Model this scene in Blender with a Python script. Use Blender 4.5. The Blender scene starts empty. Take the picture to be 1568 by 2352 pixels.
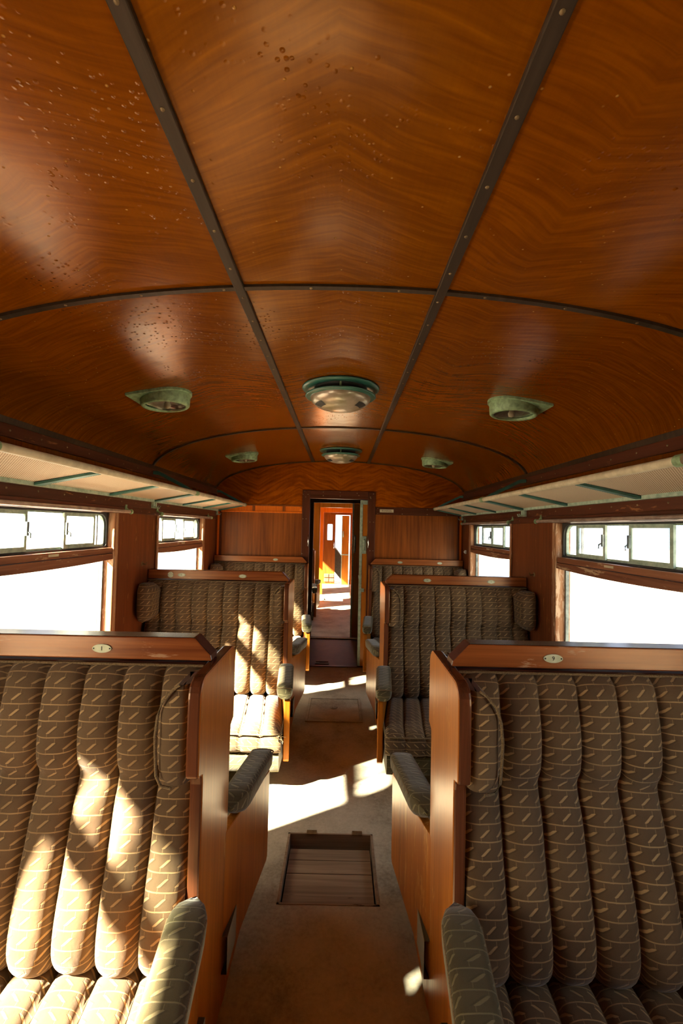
import bpy, bmesh, math, random
from mathutils import Vector, Matrix
random.seed(4)
S = bpy.context.scene
COL = S.collection
PI = math.pi

# ------------------------------------------------------------------ camera
H = 1.55
cam_d = bpy.data.cameras.new('camera'); cam = bpy.data.objects.new('camera', cam_d); COL.objects.link(cam)
cam_d.sensor_fit = 'VERTICAL'; cam_d.sensor_height = 36.0; cam_d.lens = 36.0 * 1050.0 / 2352.0
cam_d.clip_start = 0.02; cam_d.clip_end = 400
pitch = math.atan(36 / 1050.0)
cam.matrix_world = Matrix.Translation((0.019, 0, H)) @ Matrix.Rotation(PI / 2 + pitch, 4, 'X') @ Matrix.Rotation(math.radians(1.3), 4, 'Z')
S.camera = cam

# ------------------------------------------------------------------ sky, sun, exposure
w = bpy.data.worlds.new('world'); S.world = w; w.use_nodes = True
SUN = Vector((1.0, 0.64, -0.89))
_t = w.node_tree; _tc = _t.nodes.new('ShaderNodeTexCoord'); _d = _t.nodes.new('ShaderNodeVectorMath'); _d.operation = 'DOT_PRODUCT'
_t.links.new(_tc.outputs['Generated'], _d.inputs[0]); _d.inputs[1].default_value = tuple(-SUN.normalized())
_r = _t.nodes.new('ShaderNodeValToRGB'); _m = _t.nodes.new('ShaderNodeMapRange'); _m.inputs[1].default_value = -1; _m.inputs[2].default_value = 1
_t.links.new(_d.outputs['Value'], _m.inputs[0]); _t.links.new(_m.outputs[0], _r.inputs[0])
_e = _r.color_ramp.elements; _e[0].position = .15; _e[0].color = (.50, .60, .80, 1); _e[1].position = 1.0; _e[1].color = (1.0, .90, .72, 1)
_n = _r.color_ramp.elements.new(.6); _n.color = (.82, .84, .86, 1)
_t.links.new(_r.outputs[0], _t.nodes['Background'].inputs[0]); _t.nodes['Background'].inputs[1].default_value = 4.2
sl = bpy.data.lights.new('sun', 'SUN'); so = bpy.data.objects.new('sun', sl); COL.objects.link(so)
so.rotation_euler = SUN.to_track_quat('-Z', 'Y').to_euler(); sl.energy = 125.0; sl.angle = math.radians(1.8)
sl.color = (1.0, 0.86, 0.66)
S.view_settings.view_transform = 'Standard'; S.view_settings.look = 'None'
S.view_settings.exposure = 0.12; S.view_settings.gamma = 1.0; S.view_settings.use_curve_mapping = False
S.cycles.max_bounces = 10; S.cycles.diffuse_bounces = 6; S.cycles.glossy_bounces = 4
S.cycles.transparent_max_bounces = 12; S.cycles.transmission_bounces = 6
S.cycles.caustics_reflective = False; S.cycles.caustics_refractive = False
S.cycles.sample_clamp_indirect = 8.0


# ------------------------------------------------------------------ materials
class NT:
    def __init__(s, name):
        s.m = bpy.data.materials.new(name); s.m.use_nodes = True
        s.t = s.m.node_tree; s.t.nodes.clear()
        s.out = s.t.nodes.new('ShaderNodeOutputMaterial')

    def n(s, typ, **k):
        nd = s.t.nodes.new(typ)
        for a, b in k.items(): setattr(nd, a, b)
        return nd

    def l(s, a, b): s.t.links.new(a, b)

    def m_(s, op, a, b=None, c=None):
        nd = s.n('ShaderNodeMath', operation=op)
        for i, v in enumerate((a, b, c)):
            if v is None: continue
            if isinstance(v, (int, float)): nd.inputs[i].default_value = v
            else: s.l(v, nd.inputs[i])
        return nd.outputs[0]

    def noise(s, vec, scale, detail=3, rough=.5, dist=0):
        nd = s.n('ShaderNodeTexNoise'); s.l(vec, nd.inputs['Vector'])
        nd.inputs['Scale'].default_value = scale; nd.inputs['Detail'].default_value = detail
        nd.inputs['Roughness'].default_value = rough; nd.inputs['Distortion'].default_value = dist
        return nd.outputs[0]

    def ramp(s, f, stops):
        nd = s.n('ShaderNodeValToRGB'); s.l(f, nd.inputs[0]); e = nd.color_ramp.elements
        while len(e) < len(stops): e.new(.5)
        for i, (p, c) in enumerate(stops):
            e[i].position = p; e[i].color = (c[0], c[1], c[2], 1)
        return nd.outputs[0]

    def mix(s, f, a, b, mode='MIX'):
        nd = s.n('ShaderNodeMix', data_type='RGBA', blend_type=mode)
        for i, v in ((0, f), (6, a), (7, b)):
            if isinstance(v, (int, float)): nd.inputs[i].default_value = v
            elif isinstance(v, tuple): nd.inputs[i].default_value = (v[0], v[1], v[2], 1)
            else: s.l(v, nd.inputs[i])
        return nd.outputs[2]

    def mapping(s, vec, sc, rot=(0, 0, 0)):
        nd = s.n('ShaderNodeMapping'); s.l(vec, nd.inputs[0]); nd.inputs['Scale'].default_value = sc
        nd.inputs['Rotation'].default_value = rot
        return nd.outputs[0]

    def objvec(s):
        tc = s.n('ShaderNodeTexCoord'); oi = s.n('ShaderNodeObjectInfo')
        v = s.n('ShaderNodeVectorMath', operation='ADD'); s.l(tc.outputs['Object'], v.inputs[0])
        c = s.n('ShaderNodeCombineXYZ'); r = s.m_('MULTIPLY', oi.outputs['Random'], 13.0)
        s.l(r, c.inputs[0]); s.l(r, c.inputs[1]); s.l(r, c.inputs[2]); s.l(c.outputs[0], v.inputs[1])
        return v.outputs[0], tc.outputs['Object']

    def bump(s, h, st, d, prev=None):
        nd = s.n('ShaderNodeBump'); s.l(h, nd.inputs['Height']); nd.inputs['Strength'].default_value = st
        nd.inputs['Distance'].default_value = d
        if prev is not None: s.l(prev, nd.inputs['Normal'])
        return nd.outputs[0]

    def done(s, col, rough=.5, metal=0, normal=None, coat=0, coat_r=.1, spec=.5, sheen=0):
        b = s.n('ShaderNodeBsdfPrincipled')
        for k, v in (('Base Color', col), ('Roughness', rough), ('Metallic', metal), ('Coat Weight', coat),
                     ('Coat Roughness', coat_r), ('Specular IOR Level', spec), ('Sheen Weight', sheen)):
            if isinstance(v, tuple): b.inputs[k].default_value = (v[0], v[1], v[2], 1)
            elif isinstance(v, (int, float)): b.inputs[k].default_value = v
            else: s.l(v, b.inputs[k])
        if sheen: b.inputs['Sheen Roughness'].default_value = .4
        if normal is not None: s.l(normal, b.inputs['Normal'])
        s.l(b.outputs[0], s.out.inputs[0]); return s.m


def wood(name, dark, light, axis=2, rough=.35, coat=.3, wear=None, fine=46, coat_r=.22, wearamt=.64):
    t = NT(name); v, o = t.objvec()
    sc = [fine] * 3; sc[axis] = 1.6
    g = t.noise(t.mapping(v, tuple(sc)), 1, 4, .6, .4)
    sc2 = [4.0] * 3; sc2[axis] = .6
    g2 = t.noise(t.mapping(v, tuple(sc2)), 1, 3, .5, .6)
    f = t.m_('ADD', t.m_('MULTIPLY', g, .55), t.m_('MULTIPLY', g2, .45))
    c = t.ramp(f, [(.34, dark), (.64, light)])
    rg = rough
    if wear:
        sc3 = [34] * 3; sc3[axis] = 6
        wn = t.noise(t.mapping(v, tuple(sc3)), 1, 5, .7, .3)
        big = t.noise(v, 1.9, 2)
        mk = t.ramp(t.m_('ADD', wn, t.m_('MULTIPLY', big, .35)), [(wearamt + .14, (0, 0, 0)), (wearamt + .2, (1, 1, 1))])
        c = t.mix(mk, c, wear)
    h = t.bump(g, .12, .002)
    t.done(c, rg * .8, normal=h, coat=0, spec=.2 + coat * .6)
    pb = [n for n in t.t.nodes if n.type == 'BSDF_PRINCIPLED'][0]; pb.inputs['Specular Tint'].default_value = (1.0, .74, .52, 1)
    return t.m


def veneer(name, dark, light, ax='Y', chev=.0, flecks=True, rip=26., coat=.34):
    """figured veneer: mirrored ripple figure, lacquer with small blisters"""
    t = NT(name); v, o = t.objvec()
    sp = t.n('ShaderNodeSeparateXYZ'); t.l(o, sp.inputs[0])
    X, Y, Z = sp.outputs
    L = Y if ax == 'Y' else Z
    # mirror about seams every 0.46 m across
    m = t.m_('ABSOLUTE', t.m_('SUBTRACT', t.m_('MODULO', t.m_('ADD', t.m_('ADD', X, 9.2), chev), .92), .46))
    q = t.m_('ADD', L, t.m_('MULTIPLY', m, .40))
    big = t.noise(v, 1.6, 2)
    q = t.m_('ADD', q, t.m_('MULTIPLY', big, .22))
    cb = t.n('ShaderNodeCombineXYZ'); t.l(t.m_('MULTIPLY', q, rip), cb.inputs[0])
    t.l(t.m_('MULTIPLY', m, 5.5), cb.inputs[1]); t.l(t.m_('MULTIPLY', Z, .5), cb.inputs[2])
    n1 = t.noise(cb.outputs[0], 1, 2, .45, .7)
    cb2 = t.n('ShaderNodeCombineXYZ'); t.l(t.m_('MULTIPLY', L, 3), cb2.inputs[0]); t.l(t.m_('MULTIPLY', m, 90), cb2.inputs[1])
    n2 = t.noise(cb2.outputs[0], 1, 3, .6)
    n3 = t.noise(v, .8, 2)
    f = t.m_('ADD', t.m_('ADD', t.m_('MULTIPLY', n1, .55), t.m_('MULTIPLY', n2, .1)), t.m_('MULTIPLY', n3, .35))
    c = t.ramp(f, [(.36, dark), (.50, tuple((a + b) / 2 for a, b in zip(dark, light))), (.62, light)])
    vor = t.n('ShaderNodeTexVoronoi'); t.l(v, vor.inputs['Vector']); vor.inputs['Scale'].default_value = 75
    msk = t.ramp(t.noise(v, 3.1, 3), [(.50, (0, 0, 0)), (.66, (1, 1, 1))])
    vc = t.n('ShaderNodeSeparateColor'); t.l(vor.outputs['Color'], vc.inputs[0])
    pick = t.ramp(vc.outputs[0], [(.55, (0, 0, 0)), (.62, (1, 1, 1))])
    blis = t.m_('MULTIPLY', t.m_('MULTIPLY', t.ramp(vor.outputs['Distance'], [(.08, (1, 1, 1)), (.36, (0, 0, 0))]), msk), pick)
    if flecks:
        vo2 = t.n('ShaderNodeTexVoronoi'); t.l(v, vo2.inputs['Vector']); vo2.inputs['Scale'].default_value = 48
        vc2 = t.n('ShaderNodeSeparateColor'); t.l(vo2.outputs['Color'], vc2.inputs[0])
        pk = t.ramp(vc2.outputs[1], [(.86, (0, 0, 0)), (.9, (1, 1, 1))])
        fl = t.m_('MULTIPLY', t.ramp(vo2.outputs['Distance'], [(.05, (1, 1, 1)), (.16, (0, 0, 0))]), pk)
        c = t.mix(t.m_('MULTIPLY', fl, .55), c, (.55, .30, .07))
        blis = t.m_('ADD', blis, t.m_('MULTIPLY', fl, .8))
    soft = t.noise(v, 5, 2)
    b1 = t.bump(soft, .10, .02); b2 = t.bump(blis, .55, .0022, b1)
    t.done(c, .19, normal=b2, coat=0, spec=coat * 1.05)
    pb = [n for n in t.t.nodes if n.type == 'BSDF_PRINCIPLED'][0]; pb.inputs['Specular Tint'].default_value = (1.0, .56, .24, 1)   # amber shellac
    return t.m


def fabric(name, base, base2, line, rough=.95, pu=.047, pv=.042, wear=.25):
    t = NT(name)
    uv = t.n('ShaderNodeTexCoord').outputs['UV']
    ns = t.noise(uv, 14, 2)
    sp = t.n('ShaderNodeSeparateXYZ'); t.l(uv, sp.inputs[0])
    wob = t.m_('MULTIPLY', t.m_('SUBTRACT', ns, .5), .006)
    U = t.m_('FRACT', t.m_('DIVIDE', t.m_('ADD', t.m_('ADD', sp.outputs[0], wob), 40.0 * pu), pu))
    V = t.m_('FRACT', t.m_('DIVIDE', t.m_('ADD', t.m_('ADD', sp.outputs[1], wob), 40.0 * pv), pv))
    k = t.m_('DIVIDE', t.m_('SUBTRACT', V, .30), .46)
    k = t.m_('MINIMUM', t.m_('MAXIMUM', k, 0.0), 1.0)
    xc = t.m_('ADD', t.m_('MULTIPLY', k, .50), .24)
    bm = t.m_('MULTIPLY', t.m_('MULTIPLY', k, t.m_('SUBTRACT', 1.0, k)), 4.0)
    bmc = t.m_('MINIMUM', t.m_('MULTIPLY', bm, 3.5), 1.0)
    hw = t.m_('ADD', t.m_('MULTIPLY', bmc, .092), .03)
    d = t.m_('SUBTRACT', hw, t.m_('ABSOLUTE', t.m_('SUBTRACT', U, xc)))
    zig = t.m_('MINIMUM', t.m_('MAXIMUM', t.m_('MULTIPLY', d, 22.0), 0.0), 1.0)
    hl = t.m_('MINIMUM', t.m_('MAXIMUM', t.m_('MULTIPLY', t.m_('SUBTRACT', .055, t.m_('ABSOLUTE', t.m_('SUBTRACT', V, .07))), 25.0), 0.0), 1.0)
    pat = t.m_('MAXIMUM', zig, hl)
    # small shadow edge beside each motif, painted into the cloth colour
    d2 = t.m_('SUBTRACT', hw, t.m_('ABSOLUTE', t.m_('SUBTRACT', t.m_('SUBTRACT', U, .13), xc)))
    low = t.m_('MINIMUM', t.m_('MAXIMUM', t.m_('MULTIPLY', d2, 12.0), 0.0), 1.0)
    fine = t.noise(uv, 900, 2)
    blot = t.noise(uv, 5, 4, .6)
    b = t.mix(t.ramp(blot, [(.35, (0, 0, 0)), (.65, (1, 1, 1))]), base, base2)
    b = t.mix(t.m_('MULTIPLY', low, .35), b, tuple(x * .5 for x in base))
    fade = t.ramp(t.noise(uv, 9, 3), [(.3, (.45, .45, .45)), (.6, (1, 1, 1))])
    c = t.mix(t.m_('MULTIPLY', pat, fade), b, line)
    c = t.mix(.35, c, t.ramp(fine, [(.3, (.25, .25, .25)), (.7, (1, 1, 1))]), 'MULTIPLY')
    hgt = t.m_('ADD', t.m_('MULTIPLY', pat, -.6), t.m_('MULTIPLY', fine, .35))
    nb = t.bump(hgt, .5, .0016)
    nb = t.bump(t.noise(uv, 22, 3), .35, .008, nb)
    return t.done(c, rough, normal=nb, spec=.15, sheen=wear)


def plain(name, a, b=None, rough=.5, metal=0, scale=20, bump=.1, coat=0, spec=.5):
    t = NT(name); v, o = t.objvec(); b = b or tuple(x * .7 for x in a)
    n = t.noise(v, scale, 4, .6)
    c = t.ramp(n, [(.35, b), (.6, a)])
    return t.done(c, rough, metal, t.bump(n, bump, .002), coat, .15, spec)


def glass(name, tint, dirt=.0, dirtcol=(.8, .8, .78)):
    t = NT(name)
    tr = t.n('ShaderNodeBsdfTransparent'); tr.inputs[0].default_value = (*tint, 1)
    gl = t.n('ShaderNodeBsdfGlossy'); gl.inputs['Roughness'].default_value = .03
    lw = t.n('ShaderNodeLayerWeight'); lw.inputs[0].default_value = .5
    fr = t.m_('ADD', t.m_('MULTIPLY', t.m_('POWER', lw.outputs['Facing'], 5.0), .5), .02)
    mx = t.n('ShaderNodeMixShader'); t.l(fr, mx.inputs[0]); t.l(tr.outputs[0], mx.inputs[1]); t.l(gl.outputs[0], mx.inputs[2])
    last = mx.outputs[0]
    if dirt:
        v, o = t.objvec(); n = t.noise(v, 9, 4, .6)
        tl = t.n('ShaderNodeBsdfTranslucent'); tl.inputs[0].default_value = (*dirtcol, 1)
        m2 = t.n('ShaderNodeMixShader')
        t.l(t.m_('MINIMUM', t.m_('MULTIPLY', n, dirt * 2), 1.0), m2.inputs[0]); t.l(last, m2.inputs[1]); t.l(tl.outputs[0], m2.inputs[2])
        last = m2.outputs[0]
    t.l(last, t.out.inputs[0]); return t.m


M = {}
M['veneer'] = veneer('amber figured veneer', (.140, .035, .0003), (.240, .070, .0004), rip=62.)
M['veneer_side'] = veneer('amber figured side veneer', (.118, .026, .0003), (.208, .054, .0004), chev=.3, rip=66.)
M['veneer_end'] = veneer('amber figured end veneer', (.17, .033, .001), (.37, .088, .002), ax='Z', chev=.0, rip=34., coat=.2)
M['strip'] = wood('dark ceiling strip wood', (.018, .012, .008), (.050, .034, .024), 1, .5, .1)
M['trim'] = wood('dark red mahogany trim', (.050, .013, .007), (.105, .030, .015), 1, .45, .08, (.30, .13, .05), wearamt=.66)
M['trimx'] = wood('dark red mahogany cross trim', (.050, .013, .007), (.105, .030, .015), 0, .45, .08)
M['trimz'] = wood('dark red mahogany upright trim', (.050, .013, .007), (.105, .030, .015), 2, .45, .08)
M['panel'] = wood('straight grained mahogany panel', (.125, .030, .007), (.32, .090, .014), 2, .4, .2)
M['wall'] = wood('worn mahogany wall', (.10, .026, .010), (.22, .062, .020), 2, .42, .2, (.42, .20, .06), wearamt=.67)
M['endpanel'] = wood('orange mahogany seat end', (.26, .068, .006), (.50, .160, .014), 2, .4, .25, (.55, .27, .07), wearamt=.66)
M['rail'] = wood('mahogany seat rail', (.15, .035, .010), (.37, .115, .028), 0, .3, .5, (.45, .25, .14), wearamt=.69)
M['edge'] = wood('dark lacquered edge wood', (.055, .018, .010), (.16, .052, .022), 2, .3, .5)
M['edgex'] = wood('dark lacquered rail top wood', (.040, .016, .012), (.10, .042, .030), 0, .3, .5)
M['jamb'] = wood('weathered pale window wood', (.22, .075, .030), (.50, .27, .14), 2, .6, .05, (.6, .42, .28), wearamt=.58)
M['beam'] = wood('window transom wood', (.12, .035, .018), (.32, .13, .065), 1, .5, .2, (.5, .33, .2), wearamt=.62)
M['orange'] = wood('bright bare orange wood', (.62, .12, .008), (.85, .21, .012), 2, .5, .1)
M['doorwood'] = wood('orange brown door wood', (.33, .095, .010), (.62, .22, .022), 2, .35, .4)
M['darkwood'] = wood('dark gangway wood', (.020, .010, .005), (.055, .028, .012), 2, .5, .1)
M['brown'] = fabric('brown cut moquette', (.118, .076, .042), (.168, .112, .062), (.46, .31, .15))
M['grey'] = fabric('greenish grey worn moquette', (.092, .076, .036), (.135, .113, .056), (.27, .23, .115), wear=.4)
M['pipe'] = plain('brown piping cord', (.22, .15, .07), (.10, .065, .03), .9, scale=300, bump=.4)
M['mint'] = plain('chipped mint green paint', (.42, .52, .42), (.24, .33, .26), .5, scale=30)
M['teal'] = plain('dark teal paint', (.06, .19, .155), (.035, .12, .10), .45, scale=12)
M['verdi'] = plain('verdigris lamp metal', (.30, .45, .24), (.16, .24, .13), .5, .1, 40, .3)
M['teal2'] = plain('teal vent enamel', (.035, .15, .11), (.03, .11, .085), .35, 0, 14, .1, .3)
M['bowl'] = plain('worn bronze painted vent bowl', (.52, .42, .33), (.25, .23, .12), .32, .35, 5, .15, .3)
M['cream'] = plain('aged cream painted tube', (.66, .58, .42), (.48, .41, .28), .5, 0, 16)
M['rodm'] = plain('pinkish worn rod metal', (.50, .38, .33), (.32, .23, .2), .3, .5)
M['screw'] = plain('tarnished brass screw', (.24, .16, .07), (.12, .08, .04), .45, .5)
M['plate'] = plain('patinated number plate', (.50, .52, .38), (.36, .38, .25), .45, .3, 26, .3)
M['ink'] = plain('dark stamped ink', (.04, .04, .03), (.02, .02, .015), .6)
M['chrome'] = plain('worn chrome', (.75, .75, .74), (.5, .5, .5), .2, 1)
M['steel'] = plain('dull window metal', (.23, .27, .25), (.10, .12, .12), .45, .3, 20, .2)
M['black'] = plain('black iron', (.03, .028, .025), (.015, .014, .012), .6)
M['cardp'] = plain('ivory sign enamel', (.60, .52, .36), (.5, .43, .3), .5)
M['white'] = plain('white switch', (.75, .75, .72), (.6, .6, .56), .4)
M['glass'] = glass('clear window glass', (.96, .98, .97))
M['dirty'] = glass('dusty transom glass', (.70, .74, .72), .30)
M['dusty'] = glass('sun softening lower window glass', (.97, .97, .95), .12, (.9, .88, .82))  # haze added to an unseen pane to soften the sun on the seats
M['straw'] = plain('loose straw stuffing', (.62, .50, .28), (.4, .3, .15), .9)


def rack_net():
    t = NT('woven rack mesh'); tc = t.n('ShaderNodeTexCoord').outputs['Object']
    sp = t.n('ShaderNodeSeparateXYZ'); t.l(tc, sp.inputs[0])
    a = t.m_('ADD', sp.outputs[0], sp.outputs[1]); b = t.m_('SUBTRACT', sp.outputs[0], sp.outputs[1])
    def st(x): return t.m_('ABSOLUTE', t.m_('SUBTRACT', t.m_('FRACT', t.m_('MULTIPLY', t.m_('ADD', x, 20), 88.)), .5))
    h = t.m_('MINIMUM', st(a), st(b))
    hole = t.ramp(h, [(.13, (1, 1, 1)), (.22, (0, 0, 0))])
    c = t.mix(hole, (.34, .20, .11), (.86, .74, .56))
    return t.done(c, .7, normal=t.bump(hole, .5, .002), spec=.2)


M['net'] = rack_net()


def floor_mat():
    t = NT('dusty worn linoleum'); v, o = t.objvec()
    n = t.noise(v, 3, 6, .65); n2 = t.noise(v, 60, 4, .7)
    c = t.ramp(t.m_('ADD', t.m_('MULTIPLY', n, .7), t.m_('MULTIPLY', n2, .3)),
               [(.34, (.20, .17, .12)), (.5, (.42, .37, .28)), (.66, (.56, .50, .39))])
    return t.done(c, .62, normal=t.bump(n2, .25, .003), spec=.3)


M['floor'] = floor_mat()
M['plank'] = wood('dirty grey hatch plank', (.15, .10, .065), (.36, .26, .175), 0, .8, 0, (.05, .03, .02), wearamt=.7)
M['lino'] = plain('dark vestibule lino', (.065, .038, .030), (.035, .022, .018), .5, 0, 9, .2)
M['ground'] = plain('pale dusty ballast ground', (.27, .25, .21), (.20, .185, .155), .9, 0, 2, .3)
M['pale'] = plain('pale painted outdoor rail', (.8, .8, .8), (.65, .65, .66), .6)


# ------------------------------------------------------------------ mesh helpers
class MB:
    def __init__(s): s.v = []; s.f = []; s.uv = {}; s.sm = set()

    def add(s, vs, fs, smooth=False, uvs=None):
        o = len(s.v); s.v += [tuple(p) for p in vs]
        for f in fs:
            if smooth: s.sm.add(len(s.f))
            s.f.append(tuple(i + o for i in f))
        if uvs:
            for i, u in enumerate(uvs): s.uv[i + o] = u
        return s

    def box(s, x0, x1, y0, y1, z0, z1):
        x0, x1 = sorted((x0, x1)); y0, y1 = sorted((y0, y1)); z0, z1 = sorted((z0, z1))
        return s.add([(x0, y0, z0), (x1, y0, z0), (x1, y1, z0), (x0, y1, z0), (x0, y0, z1), (x1, y0, z1), (x1, y1, z1), (x0, y1, z1)],
                     [(0, 3, 2, 1), (4, 5, 6, 7), (0, 1, 5, 4), (1, 2, 6, 5), (2, 3, 7, 6), (3, 0, 4, 7)])

    def prism(s, pts, fn, a, b):
        """pts 2-D outline; fn(p, t) -> 3-D; a, b the two ends"""
        n = len(pts)
        return s.add([fn(p, a) for p in pts] + [fn(p, b) for p in pts],
                     [tuple(range(n)), tuple(range(2 * n - 1, n - 1, -1))] + [(i, i + n, (i + 1) % n + n, (i + 1) % n) for i in range(n)])

    def ring(s, outer, inner, fn, a, b):
        n = len(outer); vs = [fn(p, a) for p in outer] + [fn(p, a) for p in inner] + [fn(p, b) for p in outer] + [fn(p, b) for p in inner]
        fs = []
        for i in range(n):
            j = (i + 1) % n
            fs += [(i, j, n + j, n + i), (2 * n + i, 3 * n + i, 3 * n + j, 2 * n + j), (i, 2 * n + i, 2 * n + j, j), (n + i, n + j, 3 * n + j, 3 * n + i)]
        return s.add(vs, fs)

    def tube(s, pts, r, k=8, cap=True, smooth=True):
        pts = [Vector(p) for p in pts]; vs = []; fs = []
        for i, p in enumerate(pts):
            d = (pts[min(i + 1, len(pts) - 1)] - pts[max(i - 1, 0)]).normalized()
            up = Vector((0, 0, 1)) if abs(d.z) < .9 else Vector((1, 0, 0))
            a = d.cross(up).normalized(); b = d.cross(a)
            rr = r[i] if isinstance(r, (list, tuple)) else r
            for j in range(k):
                t = 2 * PI * j / k; vs.append(p + a * math.cos(t) * rr + b * math.sin(t) * rr)
        for i in range(len(pts) - 1):
            for j in range(k):
                fs.append((i * k + j, i * k + (j + 1) % k, (i + 1) * k + (j + 1) % k, (i + 1) * k + j))
        s.add(vs, fs, smooth)
        if cap:
            s.add([tuple(vs[j]) for j in range(k)], [tuple(range(k - 1, -1, -1))])
            s.add([tuple(vs[-k + j]) for j in range(k)], [tuple(range(k))])
        return s

    def lathe(s, prof, c, ax=Vector((0, 0, 1)), k=28, smooth=True):
        ax = Vector(ax).normalized(); c = Vector(c)
        up = Vector((0, 1, 0)) if abs(ax.y) < .9 else Vector((1, 0, 0))
        a = ax.cross(up).normalized(); b = ax.cross(a); vs = []; fs = []
        for r, h in prof:
            for j in range(k):
                t = 2 * PI * j / k; vs.append(c + ax * h + a * math.cos(t) * r + b * math.sin(t) * r)
        for i in range(len(prof) - 1):
            for j in range(k):
                fs.append((i * k + j, i * k + (j + 1) % k, (i + 1) * k + (j + 1) % k, (i + 1) * k + j))
        return s.add(vs, fs, smooth)

    def grid(s, P, smooth=True, uv=None, closed=False):
        nr, nc = len(P), len(P[0]); vs = [p for r in P for p in r]
        fs = [(i * nc + j, i * nc + (j + 1) % nc, (i + 1) * nc + (j + 1) % nc, (i + 1) * nc + j) for i in range(nr - 1) for j in range(nc if closed else nc - 1)]
        return s.add(vs, fs, smooth, [u for r in uv for u in r] if uv else None)

    def build(s, name, mat, parent=None, origin=None, bevel=0, kind=None):
        o = Vector(origin) if origin is not None else (Vector(parent['_o']) if parent is not None and '_o' in parent else Vector((0, 0, 0)))
        me = bpy.data.meshes.new(name)
        me.from_pydata([tuple(Vector(p) - o) for p in s.v], [], s.f)
        me.materials.append(M[mat] if isinstance(mat, str) else mat)
        if s.sm:
            fl = [i in s.sm for i in range(len(s.f))]; me.polygons.foreach_set('use_smooth', fl)
        if s.uv:
            ul = me.uv_layers.new(name='UVMap')
            for lp in me.loops: ul.data[lp.index].uv = s.uv.get(lp.vertex_index, (0, 0))
        bm = bmesh.new(); bm.from_mesh(me); bmesh.ops.recalc_face_normals(bm, faces=bm.faces); bm.to_mesh(me); bm.free()
        me.update()
        ob = bpy.data.objects.new(name, me); COL.objects.link(ob)
        if parent is not None:
            ob.parent = parent
            ob.location = o - Vector(parent['_o'])
        else: ob.location = o
        ob['_o'] = tuple(o)
        if bevel:
            b = ob.modifiers.new('bevel', 'BEVEL'); b.width = bevel; b.segments = 2; b.limit_method = 'ANGLE'; b.angle_limit = math.radians(40)
        if kind: ob['kind'] = kind
        return ob


def empty(name, loc, label=None, cat=None, group=None, kind=None):
    e = bpy.data.objects.new(name, None); COL.objects.link(e); e.location = loc; e['_o'] = tuple(loc)
    e.empty_display_size = .05
    return tag(e, label, cat, group, kind)


def tag(e, label=None, cat=None, group=None, kind=None):
    if label: e['label'] = label
    if cat: e['category'] = cat
    if group: e['group'] = group
    if kind: e['kind'] = kind
    return e


def part(name, mb, mat, parent, **k): return mb.build(name, mat, parent, **k)


def edge(ob, mat, ax):
    ob.data.materials.append(M[mat])
    for p in ob.data.polygons:
        if abs(p.normal[ax]) < .6: p.material_index = 1
    return ob


def struct(name, mb, mat, **k):
    o = mb.build(name, mat, None, **k); o['kind'] = 'structure'; return o


def cz(x):  # ceiling arch
    u = min(abs(x) / 1.402, .9999)
    return 1.93 + .367 * (1 - u * u) ** .47


def rrect(y0, y1, z0, z1, rt, rb=0, n=6):
    """rounded rect outline, fixed point count; rt top radius, rb bottom radius"""
    P = []
    for (cy, cz_, r, a0) in ((y1 - rb, z0 + rb, rb, -90), (y1 - rt, z1 - rt, rt, 0), (y0 + rt, z1 - rt, rt, 90), (y0 + rb, z0 + rb, rb, 180)):
        for i in range(n):
            a = math.radians(a0 + 90 * i / (n - 1)); P.append((cy + r * math.cos(a), cz_ + r * math.sin(a)))
    return P


W = 1.39          # inner face of the side walls
YB = 5.14         # bulkhead face
Y0 = -.78         # rear end of the saloon, moved up to cut fill light
PITCH = 1.99
ROWS = [1.39, 3.38]

# ------------------------------------------------------------------ ground outside
g = MB(); g.box(-60, 60, -40, 80, -1.35, -1.15)
gr = g.build('ground', 'ground'); gr['kind'] = 'structure'

# ------------------------------------------------------------------ floor, with two openings
def floor_slab(name, x0, x1, y0, y1, holes, mat, z1=0, z0=-.05):
    mb = MB(); ys = y0
    for (hx0, hx1, hy0, hy1) in holes:
        mb.box(x0, x1, ys, hy0, z0, z1); mb.box(x0, hx0, hy0, hy1, z0, z1); mb.box(hx1, x1, hy0, hy1, z0, z1); ys = hy1
    mb.box(x0, x1, ys, y1, z0, z1); return mb

HX0, HX1, HY0, HY1 = -.212, .212, 1.93, 2.37
fl = struct('floor', floor_slab('f', -W - .08, W + .08, Y0, 5.17, [(HX0, HX1, HY0, HY1)], 'floor'), 'floor')
m = MB(); m.box(-.27, .27, 1.88, 2.43, -.14, -.10)
m.box(HX0 - .02, HX0, HY0 - .02, HY1 + .02, -.12, -.05); m.box(HX1, HX1 + .02, HY0 - .02, HY1 + .02, -.12, -.05)
m.box(HX0, HX1, HY1, HY1 + .02, -.12, -.05); m.box(HX0, HX1, HY0 - .02, HY0, -.12, -.05)
struct('floor.001', m, 'black')

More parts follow.
